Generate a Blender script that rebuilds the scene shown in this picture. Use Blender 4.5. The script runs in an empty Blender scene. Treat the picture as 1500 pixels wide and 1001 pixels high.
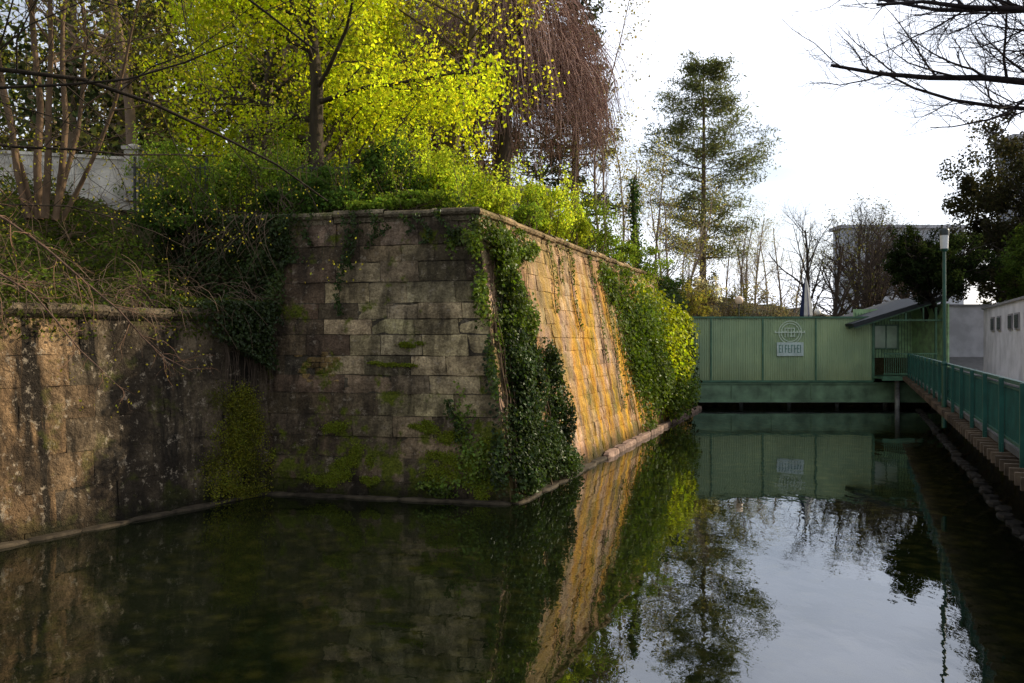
import bpy, math, numpy as np
from mathutils import Vector
R = np.random.default_rng(7)
scene = bpy.context.scene
scene.view_settings.view_transform='Standard'
try: scene.view_settings.look='None'
except Exception: pass
scene.view_settings.exposure=0
A3=lambda *a: np.array(a,dtype=float)
def nrm(v): 
    v=np.asarray(v,float); return v/(np.sqrt((v*v).sum(-1,keepdims=True))+1e-12)

# ------------------------------------------------------------ mesh builder
class MB:
    def __init__(s): s.V=[];s.F=[];s.M=[];s.C=[];s.S=[];s.n=0
    def add(s,V,F,mat=0,col=(1,1,1),smooth=False):
        V=np.asarray(V,float).reshape(-1,3); F=np.asarray(F,int).reshape(-1,4)
        s.V.append(V); s.F.append(F+s.n); s.n+=len(V)
        s.M.append(np.full(len(F),mat)); s.S.append(np.full(len(F),smooth))
        c=np.asarray(col,float)
        if c.ndim==1: c=np.tile(c,(len(V),1))
        s.C.append(c)
    def box(s,c,size,mat=0,col=(1,1,1),ax=None):
        c=np.asarray(c,float); h=np.asarray(size,float)/2
        X,Y,Z=(A3(1,0,0),A3(0,1,0),A3(0,0,1)) if ax is None else [nrm(a) for a in ax]
        V=[c+X*h[0]*i+Y*h[1]*j+Z*h[2]*k for k in(-1,1) for j in(-1,1) for i in(-1,1)]
        F=[(0,2,3,1),(4,5,7,6),(0,1,5,4),(2,6,7,3),(0,4,6,2),(1,3,7,5)]
        s.add(V,F,mat,col)
    def rock(s,c,size,mat=0,col=(1,1,1),ax=None,j=.12,rng=R):
        """irregular worn block: chamfered box with jitter"""
        c=np.asarray(c,float); h=np.asarray(size,float)/2
        X,Y,Z=(A3(1,0,0),A3(0,1,0),A3(0,0,1)) if ax is None else [nrm(a) for a in ax]
        V=[]; prof=[(-1,.9),(-.2,1.0),(.55,.97),(1,.8)]
        n=8; th=(np.arange(n)+.5)*2*math.pi/n
        for z_,r_ in prof:
            for a in th:
                x=np.clip(1.3*math.cos(a),-1,1)*r_; y=np.clip(1.3*math.sin(a),-1,1)*r_
                V.append(c+X*h[0]*(x+rng.normal(0,j*.3))+Y*h[1]*(y+rng.normal(0,j))+Z*h[2]*(z_+rng.normal(0,j)))
        F=[(i*n+k,i*n+(k+1)%n,(i+1)*n+(k+1)%n,(i+1)*n+k) for i in range(3) for k in range(n)]
        b=3*n; F+=[(b,b+1,b+2,b+3),(b,b+3,b+4,b+7),(b+4,b+5,b+6,b+7)]
        s.add(V,F,mat,col)
    def tube(s,pts,rad,k=6,mat=0,col=(1,1,1)):
        pts=np.asarray(pts,float); n=len(pts); rad=np.broadcast_to(np.asarray(rad,float),(n,))
        t=nrm(np.gradient(pts,axis=0)); ref=A3(0.13,0.21,1) if abs(t[0,2])<0.85 else A3(1,0.15,0.1)
        a=nrm(np.cross(t,ref)); b=np.cross(t,a)
        th=np.arange(k)*2*math.pi/k
        V=pts[:,None,:]+rad[:,None,None]*(np.cos(th)[None,:,None]*a[:,None,:]+np.sin(th)[None,:,None]*b[:,None,:])
        i=np.arange(n-1)[:,None]*k; j=np.arange(k)[None,:]; j2=(j+1)%k
        F=np.stack([i+j,i+j2,i+k+j2,i+k+j],-1).reshape(-1,4)
        s.add(V.reshape(-1,3),F,mat,col,True)
    def lathe(s,c,prof,k=16,mat=0,col=(1,1,1)):
        c=np.asarray(c,float); prof=np.asarray(prof,float)
        th=np.arange(k)*2*math.pi/k
        V=np.stack([c[0]+prof[:,0:1]*np.cos(th),c[1]+prof[:,0:1]*np.sin(th),c[2]+prof[:,1:2]+0*th],-1)
        n=len(prof); i=np.arange(n-1)[:,None]*k; j=np.arange(k)[None,:]; j2=(j+1)%k
        F=np.stack([i+j,i+j2,i+k+j2,i+k+j],-1).reshape(-1,4)
        s.add(V.reshape(-1,3),F,mat,col,True)
    def leaves(s,P,size,col,mat=1,N=None,spread=1.0,asp=0.7,rng=R,droop=0.0):
        P=np.asarray(P,float); n=len(P)
        if n==0: return
        size=np.broadcast_to(size,(n,))[:,None]
        nn=rng.normal(0,1,(n,3))
        if N is not None: nn=nn*spread+N
        nn=nrm(nn); u=rng.normal(0,1,(n,3)); u[:,2]-=droop
        u=nrm(u-(u*nn).sum(1,keepdims=True)*nn); v=np.cross(nn,u)
        f=nn*size*0.16
        V=np.stack([P-u*size*0.5,P+v*size*0.5*asp+f-u*size*0.08,P+u*size*0.5,P-v*size*0.5*asp+f-u*size*0.08],1).reshape(-1,3)
        F=np.arange(4*n).reshape(-1,4)
        s.add(V,F,mat,np.repeat(col,4,0))
    def obj(s,name,mats,parent=None):
        me=bpy.data.meshes.new(name); V=np.vstack(s.V); F=np.vstack(s.F).astype(np.int32)
        me.vertices.add(len(V)); me.vertices.foreach_set('co',V.astype(np.float32).ravel())
        me.loops.add(F.size); me.loops.foreach_set('vertex_index',F.ravel())
        me.polygons.add(len(F)); me.polygons.foreach_set('loop_start',np.arange(0,F.size,4,dtype=np.int32))
        try: me.polygons.foreach_set('loop_total',np.full(len(F),4,dtype=np.int32))
        except Exception: pass
        for m in mats: me.materials.append(m)
        me.polygons.foreach_set('material_index',np.concatenate(s.M).astype(np.int32))
        me.polygons.foreach_set('use_smooth',np.concatenate(s.S).astype(bool))
        ca=me.color_attributes.new('tint','FLOAT_COLOR','POINT')
        C=np.vstack(s.C); ca.data.foreach_set('color',np.hstack([C,np.ones((len(C),1))]).astype(np.float32).ravel())
        me.update(); me.validate()
        o=bpy.data.objects.new(name,me); scene.collection.objects.link(o)
        if parent: o.parent=parent
        return o
def empty(name):
    e=bpy.data.objects.new(name,None); scene.collection.objects.link(e); return e

# ------------------------------------------------------------ materials
class NT:
    def __init__(s,name,):
        s.m=bpy.data.materials.new(name); s.m.use_nodes=True; s.t=s.m.node_tree; s.t.nodes.clear()
        s.out=s.n('ShaderNodeOutputMaterial'); s.g=s.n('ShaderNodeNewGeometry')
    def n(s,ty,**k):
        x=s.t.nodes.new(ty)
        for a,b in k.items(): setattr(x,a,b)
        return x
    def l(s,a,b): s.t.links.new(a,b)
    def val(s,sock,v):
        if hasattr(v,'is_output'): s.l(v,sock)
        else:
            if isinstance(v,tuple) and len(v)==3 and sock.type=='RGBA': v=(*v,1)
            sock.default_value=v
    def noise(s,scale,detail=4,st=(1,1,1),rough=0.55,off=(0,0,0),dist=0.0):
        mp=s.n('ShaderNodeMapping'); mp.inputs['Scale'].default_value=st; mp.inputs['Location'].default_value=off
        s.l(s.g.outputs['Position'],mp.inputs['Vector'])
        x=s.n('ShaderNodeTexNoise'); x.inputs['Scale'].default_value=scale; x.inputs['Detail'].default_value=min(detail,4)
        x.inputs['Roughness'].default_value=rough; x.inputs['Distortion'].default_value=dist
        s.l(mp.outputs[0],x.inputs['Vector']); return x.outputs['Fac']
    def ramp(s,f,a,b,inv=False):
        x=s.n('ShaderNodeMapRange'); s.val(x.inputs[0],f); x.inputs[1].default_value=a; x.inputs[2].default_value=b
        x.inputs[3].default_value=1 if inv else 0; x.inputs[4].default_value=0 if inv else 1; return x.outputs[0]
    def mix(s,f,a,b,mode='MIX'):
        x=s.n('ShaderNodeMix',data_type='RGBA',blend_type=mode); s.val(x.inputs[0],f); s.val(x.inputs[6],a); s.val(x.inputs[7],b); return x.outputs[2]
    def mth(s,op,a,b=0.0):
        x=s.n('ShaderNodeMath',operation=op); s.val(x.inputs[0],a); s.val(x.inputs[1],b); return x.outputs[0]
    def tint(s): return s.n('ShaderNodeAttribute',attribute_name='tint').outputs['Color']
    def z(s,i=2):
        x=s.n('ShaderNodeSeparateXYZ'); s.l(s.g.outputs['Position'],x.inputs[0]); return x.outputs[i]
    def bump(s,h,strength,dist):
        x=s.n('ShaderNodeBump'); x.inputs['Strength'].default_value=strength; x.inputs['Distance'].default_value=dist
        s.l(h,x.inputs['Height']); return x.outputs[0]
    def pbr(s,col,rough=0.8,nor=None,spec=0.3,metal=0.0):
        p=s.n('ShaderNodeBsdfPrincipled'); s.val(p.inputs['Base Color'],col); s.val(p.inputs['Roughness'],rough)
        p.inputs['Specular IOR Level'].default_value=spec; p.inputs['Metallic'].default_value=metal
        if nor is not None: s.l(nor,p.inputs['Normal'])
        s.l(p.outputs[0],s.out.inputs[0]); return p
def simple(name,col,rough=0.7,var=0.25,scale=3,bump=0.0,spec=0.3,bs=30,metal=0):
    t=NT(name); n=t.noise(scale,4); f=t.ramp(n,0.35,0.65)
    c=t.mix(f,tuple(x*(1-var) for x in col),tuple(min(1,x*(1+var*0.6)) for x in col))
    nb=t.bump(t.noise(bs,3),bump,0.02) if bump else None
    t.pbr(c,rough,nb,spec,metal); return t.m
def tinted(name,rough=0.8,var=0.5,scale=4,bump=0.3,st=(1,1,1),dist=0.02,bs=18,spec=0.2):
    t=NT(name); f=t.ramp(t.noise(scale,3,st),0.3,0.7)
    k=t.mix(f,(1-var,)*3,(1+var*0.4,)*3); c=t.mix(1.0,t.tint(),k,'MULTIPLY')
    t.pbr(c,rough,t.bump(t.noise(bs,3,st),bump,dist) if bump else None,spec); return t.m
def leafmat(name,trans=0.5,gain=(1.5,1.5,0.8),gloss=0.0):
    t=NT(name); c=t.tint()
    p=t.n('ShaderNodeBsdfDiffuse'); t.l(c,p.inputs[0])
    if trans==0: t.l(p.outputs[0],t.out.inputs[0]); return t.m
    tr=t.n('ShaderNodeBsdfTranslucent'); t.l(t.mix(1.0,c,gain,'MULTIPLY'),tr.inputs[0])
    mx=t.n('ShaderNodeMixShader'); mx.inputs[0].default_value=trans
    t.l(p.outputs[0],mx.inputs[1]); t.l(tr.outputs[0],mx.inputs[2]); o=mx.outputs[0]
    if gloss:
        g=t.n('ShaderNodeBsdfGlossy'); g.inputs['Roughness'].default_value=.4; g.inputs[0].default_value=(.8,.85,.8,1)
        m2=t.n('ShaderNodeMixShader'); m2.inputs[0].default_value=gloss; t.l(o,m2.inputs[1]); t.l(g.outputs[0],m2.inputs[2]); o=m2.outputs[0]
    t.l(o,t.out.inputs[0]); return t.m
def plain(name):
    t=NT(name); p=t.n('ShaderNodeBsdfDiffuse'); t.l(t.tint(),p.inputs[0]); t.l(p.outputs[0],t.out.inputs[0]); return t.m

M_bark=tinted('bark',0.9,0.5,6,0.6,(1,1,0.25),0.03,14)
M_twig=plain('twig_bark')
M_leaf=leafmat('leaf',0.45)
M_far=leafmat('far_leaf',0)
M_lime=leafmat('spring_leaf',0.6,(1.38,1.3,0.75))
M_ivy=leafmat('ivy_leaf',0.3,(1.3,1.4,0.5),0.02)

def stone(name,streak=0.6,moss=0.5,ochre=0.0,fleck=0.0,mossz=2.2,soot=0.5,sootlo=.42,n1lo=.45):
    t=NT(name); c=t.tint()
    n1=t.ramp(t.noise(2.2,4,rough=0.65),0.3,0.7)
    c=t.mix(1.0,c,t.mix(n1,(n1lo,n1lo*.96,n1lo*.9),(1.35,1.32,1.22)),'MULTIPLY')
    n2=t.ramp(t.noise(19,3,rough=0.75),0.33,0.67)
    c=t.mix(1.0,c,t.mix(n2,(0.55,0.53,0.51),(1.3,1.3,1.3)),'MULTIPLY')
    if ochre:
        far=t.ramp(t.z(1),21.0,26.0)
        o=t.ramp(t.noise(1.1,4,(1,1,0.14),off=(1,7,0),rough=0.65),0.42,0.56)
        lowz=t.mth('ADD',t.mth('MULTIPLY',t.ramp(t.z(),4.6,6.2,True),.75),.25)
        o=t.mth('MULTIPLY',t.mth('MULTIPLY',o,lowz),t.mth('ADD',t.mth('MULTIPLY',far,.8),.2))
        c=t.mix(t.mth('MULTIPLY',o,ochre),c,t.mix(n1,(0.52,0.21,0.02),(0.88,0.50,0.05)))
        o2=t.ramp(t.noise(0.9,4,(1,1,0.4),off=(5,2,3),rough=.65),0.50,0.60)
        c=t.mix(t.mth('MULTIPLY',o2,ochre*0.45),c,(0.24,0.20,0.02))
        rs=t.ramp(t.noise(1.3,4,(1,1,0.10),off=(7,1,3),rough=.7),0.53,0.63)
        c=t.mix(t.mth('MULTIPLY',rs,0.8),c,(0.14,0.05,0.018))
    s=t.ramp(t.noise(2.6 if not ochre else 1.5,4,(1,1,0.10),off=(3,1,0),rough=.65),0.46,0.60)
    c=t.mix(t.mth('MULTIPLY',s,streak),c,(0.016,0.014,0.011))
    so=t.ramp(t.noise(0.6,4,(1,1,0.8),off=(9,4,2),rough=.65),sootlo,sootlo+.16)
    c=t.mix(t.mth('MULTIPLY',so,soot),c,(0.030,0.023,0.016))
    if fleck:
        fl=t.ramp(t.noise(5,4,rough=0.8,off=(2,2,8)),0.57,0.65)
        c=t.mix(t.mth('MULTIPLY',fl,fleck),c,(0.40,0.33,0.24))
    zz=t.ramp(t.z(),mossz*0.2,mossz,True)
    mo=t.ramp(t.mth('ADD',t.noise(1.3,4,rough=0.7,off=(4,0,6)),t.mth('MULTIPLY',zz,0.12)),0.57,0.65)
    c=t.mix(t.mth('MULTIPLY',mo,moss),c,t.mix(n2,(0.04,0.06,0.004),(0.15,0.17,0.010)))
    wet=t.ramp(t.z(),0.1,0.6,True)
    c=t.mix(t.mth('MULTIPLY',wet,0.8),c,(0.010,0.009,0.006))
    h=t.mth('ADD',t.mth('MULTIPLY',t.noise(2.6,2,rough=0.6),1.4),t.noise(9,5,rough=0.8))
    t.pbr(c,0.9,t.bump(h,1.0,0.09),0.15); return t.m
M_front=stone('old_sandstone',0.6,0.9,0,0.45,1.8,0.7,.455)
M_right=stone('stained_sandstone',0.35,0.5,1.0,0.25,1.0,0.15,.52,.65)
M_left=stone('streaked_stone',0.97,0.3,0.0,0.7,0.9,0.85,.44)
M_coping=stone('coping_stone',0.5,0.5,0,0.4,1,0.5,.46)

# ------------------------------------------------------------ layout (metres, water z=0)
Cc=A3(-8.76,14.6); nC=nrm([0.855,-0.518]); K=A3(-5.67,19.7); B0=A3(0,18.4); B1=A3(9.4,43.8)
nF=nrm([-0.2235,-0.9747]); tR=nrm(B1-B0); nR=A3(tR[1],-tR[0])
def railx(y): return 2.375+0.41*y
tD=nrm([0.41,1.0]); nD=A3(tD[1],-tD[0])

def height(x,y):
    dC=-((x-Cc[0])*nC[0]+(y-Cc[1])*nC[1])
    dF=-((x-B0[0])*nF[0]+(y-B0[1])*nF[1]); dR=-((x-B0[0])*nR[0]+(y-B0[1])*nR[1]); db=np.minimum(dF,dR)
    z=np.full(x.shape,-0.9)+0.12*np.sin(x*0.8)*np.cos(y*0.6)
    z=np.where(dC>-3.5,z+np.clip((dC+3.5)*0.14,0,0.5),z)
    dD=(x-railx(y))*nD[0]
    z=np.where(dD>1.7,1.70,z)
    z=np.where(y>46.5,2.6,z)
    z=np.where((y>90)&(x>0),3.0,z)
    hC=4.05+np.minimum(0.48*np.maximum(dC-1.0,0),3.5)
    z=np.where((dC>1.0),np.maximum(z,hC+0.15*np.sin(x*1.3+y)),z)
    hB=6.5+np.minimum(0.07*np.maximum(db-1.7,0),2.5)
    z=np.where((db>1.7),np.maximum(z,hB+0.06*np.sin(x*2+y*1.4)),z)
    return z
def axis(lo,hi,step,far):
    a=list(np.arange(lo,hi,step)); s=step; v=hi
    while v<far: v+=s; s*=1.35; a.append(v)
    s=step; v=lo
    while v>-far: s*=1.35; v-=s; a.insert(0,v)
    return np.array(a)
xs=axis(-30,30,0.4,900); ys=axis(-2,60,0.4,900)
X,Y=np.meshgrid(xs,ys); Z=height(X,Y)
nx,ny=len(xs),len(ys); ii=np.arange(nx-1)[None,:]+np.arange(ny-1)[:,None]*nx
F=np.stack([ii,ii+1,ii+nx+1,ii+nx],-1).reshape(-1,4)
g=MB(); g.add(np.stack([X,Y,Z],-1).reshape(-1,3),F,0)
t=NT('soil_and_litter'); c=t.mix(t.ramp(t.noise(0.7,3),0.4,0.6),(0.035,0.05,0.012),(0.06,0.04,0.022))
c=t.mix(t.ramp(t.noise(9,4,rough=0.7),0.45,0.62),c,(0.09,0.07,0.04))
bed=t.mix(t.ramp(t.noise(2.3,4,rough=0.65),0.4,0.62),(0.06,0.07,0.02),(0.42,0.33,0.13))
v=t.n('ShaderNodeTexVoronoi'); v.inputs['Scale'].default_value=2.4; t.l(t.g.outputs['Position'],v.inputs['Vector'])
bed=t.mix(t.ramp(v.outputs['Distance'],0.15,0.65),bed,(0.025,0.03,0.01))
c=t.mix(t.ramp(t.z(),-0.3,0.2),bed,c)
t.pbr(c,0.95,t.bump(t.noise(12,3),0.8,0.08),0.1); g.obj('ground',[t.m])

# water
w=MB(); w.add([(-60,-40,0),(40,-40,0),(40,46,0),(-60,46,0)],[(0,1,2,3)])
t=NT('water')
h=t.mth('ADD',t.noise(0.9,2,(1,0.6,1)),t.mth('MULTIPLY',t.noise(4.5,2,(1,0.5,1)),0.2))
nb=t.bump(h,0.15,0.05)
fr=t.n('ShaderNodeFresnel'); fr.inputs['IOR'].default_value=1.7; t.l(nb,fr.inputs['Normal'])
gl=t.n('ShaderNodeBsdfGlossy'); gl.inputs['Roughness'].default_value=0.012; gl.inputs[0].default_value=(0.92,0.95,1,1); t.l(nb,gl.inputs['Normal'])
tr=t.n('ShaderNodeBsdfTransparent'); tr.inputs[0].default_value=(0.64,0.66,0.38,1)
df=t.n('ShaderNodeBsdfDiffuse'); df.inputs[0].default_value=(0.018,0.026,0.010,1)
m1=t.n('ShaderNodeMixShader'); m1.inputs[0].default_value=0.25; t.l(tr.outputs[0],m1.inputs[1]); t.l(df.outputs[0],m1.inputs[2])
m2=t.n('ShaderNodeMixShader'); t.l(fr.outputs[0],m2.inputs[0]); t.l(m1.outputs[0],m2.inputs[1]); t.l(gl.outputs[0],m2.inputs[2]); t.l(m2.outputs[0],t.out.inputs[0])
w.obj('water',[t.m])

# ------------------------------------------------------------ masonry
class Wall:
    def __init__(s,A,B,n,H,k,z0=-1.0,sh=0.0):
        s.A=np.asarray(A,float); s.B=np.asarray(B,float); s.L=np.linalg.norm(s.B-s.A); s.t=(s.B-s.A)/s.L; s.n=n; s.H=H; s.k=k; s.z0=z0; s.sh=sh
    def P(s,u,v,w=0):
        u=np.asarray(u,float); v=np.asarray(v,float); w=np.asarray(w,float)
        u=u+s.sh*v*np.clip(1-u/s.L,0,1)
        xy=s.A+u[...,None]*s.t+(w-s.k*v)[...,None]*s.n
        return np.concatenate([xy,np.broadcast_to(v[...,None],xy.shape[:-1]+(1,))],-1)
    @property
    def N(s): return nrm(A3(s.n[0],s.n[1],s.k))
def masonry(mb,W,row=0.45,blen=(0.8,1.35),tint=None,rng=R,gap=0.008,relief=0.03,holes=(),back=(0.13,0.11,0.08),rv=.12):
    z=W.z0; r=0; flip=(np.cross(np.append(W.t,0),[0,0,1])@np.append(W.n,0))<0
    F=[(0,1,2,3)] if not flip else [(3,2,1,0)]
    mb.add(W.P(A3(0,W.L,W.L,0),A3(W.z0,W.z0,W.H,W.H),A3(-.03,-.03,-.03,-.03)),F,0,back)
    while z<W.H-0.02:
        h=min(row*rng.uniform(1-rv,1+rv),W.H-z)
        if W.H-z-h<0.2: h=W.H-z
        u=-(r%2)*0.5*rng.uniform(.4,1.4)
        while u<W.L:
            l=rng.uniform(*blen); a=max(u,0); b=min(u+l,W.L); u+=l
            if b-a<0.05: continue
            o=rng.uniform(-relief*0.4,relief) if rng.random()>.08 else rng.uniform(-.02,-.008)
            if any(abs((a+b)/2-hu)<hw and abs(z+h/2-hv)<hh for hu,hv,hw,hh in holes): continue
            g1=gap*rng.uniform(0.2,1.8)
            nu=max(2,int((b-a)/.22)); nv=3
            us=np.linspace(a+g1,b-g1,nu+1); vs=np.linspace(z+g1,z+h-g1,nv+1)
            U,Vv=np.meshgrid(us,vs); U=U+rng.normal(0,.006,U.shape); Vv=Vv+rng.normal(0,.006,U.shape)
            Wd=np.full(U.shape,o)+rng.normal(0,.006,U.shape)
            edge=np.zeros(U.shape,bool); edge[0]=edge[-1]=True; edge[:,0]=edge[:,-1]=True
            Wd[edge]-=rng.uniform(.006,.024,edge.sum())
            V=W.P(U.ravel(),Vv.ravel(),Wd.ravel()); m=nu+1
            F=[(q*m+p,q*m+p+1,(q+1)*m+p+1,(q+1)*m+p) for q in range(nv) for p in range(nu)]
            ring=list(range(m))+[q*m+nu for q in range(1,nv+1)]+[nv*m+p for p in range(nu-1,-1,-1)]+[q*m for q in range(nv-1,0,-1)]
            V2=W.P(U.ravel()[ring],Vv.ravel()[ring],np.full(len(ring),-.032)); base=len(V); L_=len(ring)
            F+=[(base+i,base+(i+1)%L_,ring[(i+1)%L_],ring[i]) for i in range(L_)]
            if flip: F=[f[::-1] for f in F]
            mb.add(np.vstack([V,V2]),F,0,tint((a+b)/2,z+h/2,rng))
        z+=h; r+=1
def coping(mb,W,zt,prof,seg=1.1,col=(0.2,0.18,0.14),mat=0,rng=R,u1=None):
    prof=np.asarray(prof,float); u=W.sh*W.H; u1=W.L if u1 is None else u1
    first=True
    while u<u1-0.05:
        l=min(seg*rng.uniform(.8,1.25),u1-u); j=rng.normal(0,0.014,2)
        base=-W.k*W.H; for_=[]
        for q in (u+0.006,u+l-0.006):
            pts=[]
            for pw,pz in prof:
                qq=q
                if first and q<u+.01: qq=q-pw*.88
                xy=W.A+qq*W.t; pts.append(np.append(xy+W.n*(base+pw+j[0]),zt+pz+j[1]))
            for_.append(pts)
        V=np.array(for_[0]+for_[1]); n=len(prof)
        F=[(i,(i+1)%n,n+(i+1)%n,n+i) for i in range(n)]
        mb.add(V,F,mat,np.array(col)*rng.uniform(0.75,1.25)); u+=l; first=False
KF=0.2
pc=np.linalg.solve(np.array([nF,nR]),A3(-KF,-KF)); tFd=nrm(K-B0)
WF=Wall(B0,K+tFd*1.6,nF,6.35,KF,sh=float(pc@tFd))
WR=Wall(B0,B1,nR,6.35,KF,sh=float(pc@tR))
d=nrm(Cc-K); WL=Wall(K-d*0.25,K+d*26,nC,3.95,0.1)
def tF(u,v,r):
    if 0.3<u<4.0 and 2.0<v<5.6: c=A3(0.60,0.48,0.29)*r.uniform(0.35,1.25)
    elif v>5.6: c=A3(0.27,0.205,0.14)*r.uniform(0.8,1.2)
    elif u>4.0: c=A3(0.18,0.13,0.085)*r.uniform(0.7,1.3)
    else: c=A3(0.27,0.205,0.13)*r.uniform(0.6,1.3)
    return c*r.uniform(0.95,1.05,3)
def tR_(u,v,r): return A3(0.60,0.42,0.29)*r.uniform(0.7,1.15)*r.uniform(0.95,1.05,3)
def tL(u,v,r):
    lit=min(1,max(0,(u-4.2)/1.5))  # sunlit stretch painted into the block tint, lighter and warmer away from the corner
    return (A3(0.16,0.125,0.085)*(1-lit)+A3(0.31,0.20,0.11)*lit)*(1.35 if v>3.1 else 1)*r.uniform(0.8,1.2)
bastion=empty('bastion_wall')
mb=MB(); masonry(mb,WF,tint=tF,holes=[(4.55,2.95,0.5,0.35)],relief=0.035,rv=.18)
for r_ in range(6):
    for q in range(5):
        u=4.1+q*0.24+(r_%2)*0.12+R.normal(0,.01); v=2.55+r_*0.13
        if R.random()<0.25: continue
        p=WF.P(A3(u),A3(v),A3(-0.035+R.normal(0,.008)))[0]
        mb.rock(p,(0.22,0.10,0.115),0,A3(0.36,0.24,0.10)*R.uniform(0.5,1.3),ax=(np.append(WF.t,0),np.append(WF.n,0),(0,0,1)),j=.08)
mb.obj('front_masonry',[M_front],bastion)
mb=MB(); masonry(mb,WR,tint=tR_,relief=0.018,row=0.42,back=(.4,.26,.14),gap=.005); mb.obj('side_masonry',[M_right],bastion)
prof=[(-0.9,-.02),(-0.9,0.28),(0.03,0.28),(0.10,0.24),(0.13,0.18),(0.10,0.12),(0.04,0.09),(0.02,-0.02)]
mb=MB(); coping(mb,WF,6.35,prof,col=(0.30,0.25,0.17)); coping(mb,WR,6.35,prof,col=(0.5,0.36,0.20)); mb.obj('coping',[M_coping],bastion)
mb=MB()
for W,n in((WF,WF.L-1.2),(WR,WR.L)):
    u=0 
    while u<n:
        l=R.uniform(.8,1.8); p=W.P(A3(u+l/2),A3(0.0),A3(0.10+R.normal(0,.015)))[0]
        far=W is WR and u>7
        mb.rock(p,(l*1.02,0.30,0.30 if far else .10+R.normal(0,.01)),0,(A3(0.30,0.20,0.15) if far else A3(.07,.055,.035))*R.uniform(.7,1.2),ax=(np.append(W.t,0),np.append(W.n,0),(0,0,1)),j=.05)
        u+=l*.97
mb.obj('plinth',[tinted('plinth_stone',.85,.6,5,.6)],bastion)
ret=empty('retaining_wall')
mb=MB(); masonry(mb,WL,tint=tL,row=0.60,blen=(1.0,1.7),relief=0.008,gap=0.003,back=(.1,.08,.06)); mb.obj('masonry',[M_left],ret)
mb=MB(); prof2=[(-0.7,0),(-0.7,0.26),(0.06,0.26),(0.14,0.22),(0.17,0.14),(0.12,0.07),(0.03,0.0)]
coping(mb,WL,3.95,prof2,1.3,(0.20,0.16,0.11)); mb.obj('coping',[M_coping],ret)
mb=MB(); u=0
while u<WL.L:
    l=R.uniform(.9,1.9); p=WL.P(A3(u+l/2),A3(0.0),A3(0.08+R.normal(0,.015)))[0]
    mb.rock(p,(l*1.02,0.26,0.10+R.normal(0,.01)),0,A3(.065,.05,.032)*R.uniform(.7,1.3),ax=(np.append(WL.t,0),np.append(WL.n,0),(0,0,1)),j=.05); u+=l*.98
mb.obj('plinth',[tinted('plinth_stone',.85,.6,5,.6)],ret)

# ------------------------------------------------------------ leaves helpers
def lcol(n,base,var=0.35,rng=R):
    b=np.asarray(base,float)[None,:]*rng.uniform(1-var,1+var,(n,1))
    return b*rng.uniform(0.88,1.12,(n,3))
def blob(mb,c,rad,n,size,base,mat=1,clumps=14,rng=R,var=0.35,csz=0.33):
    c=np.asarray(c,float); rad=np.asarray(rad,float)
    cd=nrm(rng.normal(0,1,(clumps,3)))*rng.uniform(0.35,1.0,(clumps,1))
    cr=rng.uniform(0.6,1.35,clumps)*csz; cb=rng.uniform(0.55,1.4,clumps)
    k=rng.integers(0,clumps,n)
    off=nrm(rng.normal(0,1,(n,3)))*(rng.random((n,1))**0.45)*cr[k][:,None]
    P=c+(cd[k]+off)*rad
    col=lcol(n,base,var,rng)*cb[k][:,None]
    mb.leaves(P,size*rng.uniform(0.6,1.3,n),col,mat,N=nrm(off+0.01)*0.8+A3(0,0,.3),spread=0.7,rng=rng)
def shrub(name,c,rad,n,size,base,mat=None,clumps=16,twigs=25,seed=0,csz=0.33,shoots=0):
    rng=np.random.default_rng(seed+int(abs(c[0]*13+c[1]*7)*10)); mb=MB(); c=np.asarray(c,float); rad=np.asarray(rad,float)
    for i in range(twigs):
        d=nrm(rng.normal(0,1,3)+A3(0,0,0.6)); e=c+d*rad*rng.uniform(.6,1.05)
        b=c+A3(rng.normal(0,.25)*rad[0],rng.normal(0,.25)*rad[1],-rad[2])
        m=(b+e)/2+rng.normal(0,.12,3)*rad
        mb.tube([b,m,e],[0.025,0.014,0.005],3,0,A3(0.12,0.09,0.06))
    blob(mb,c,rad,n,size,base,1,clumps,rng,csz=csz)
    for i in range(shoots):
        b=c+A3(rng.uniform(-1,1)*rad[0],rng.uniform(-1,1)*rad[1],rad[2]*rng.uniform(0,.6)); L=rng.uniform(.5,1.2)
        tp=b+A3(rng.normal(0,.2),rng.normal(0,.2),L); mb.tube([b,(b+tp)/2+rng.normal(0,.03,3),tp],[.012,.009,.004],3,0,A3(.15,.12,.06))
        m=26; tt=rng.random(m); P=b+(tp-b)*tt[:,None]+rng.normal(0,.06,(m,3)); mb.leaves(P,size*0.75,lcol(m,np.array(base)*1.5,.2,rng),1,rng=rng)
    return mb.obj(name,[M_twig,mat or M_leaf])
def grow(mb,rng,p,d,L,r,lvl,cfg,tips,col):
    n=cfg['seg'][lvl]; pts=[p]; d=nrm(d); w=cfg['wander'][lvl]; tp=cfg['trop'][lvl]
    for i in range(n):
        d=nrm(d+rng.normal(0,w,3)+A3(0,0,tp)); p=p+d*L/n; pts.append(p)
    pts=np.array(pts); tt=np.linspace(0,1,n+1)
    rad=r*(1-tt*cfg.get('taper',0.75)); mb.tube(pts,rad,cfg['sides'][lvl],0,col)
    sprout(mb,rng,pts,L,r,lvl,cfg,tips,col)
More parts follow.
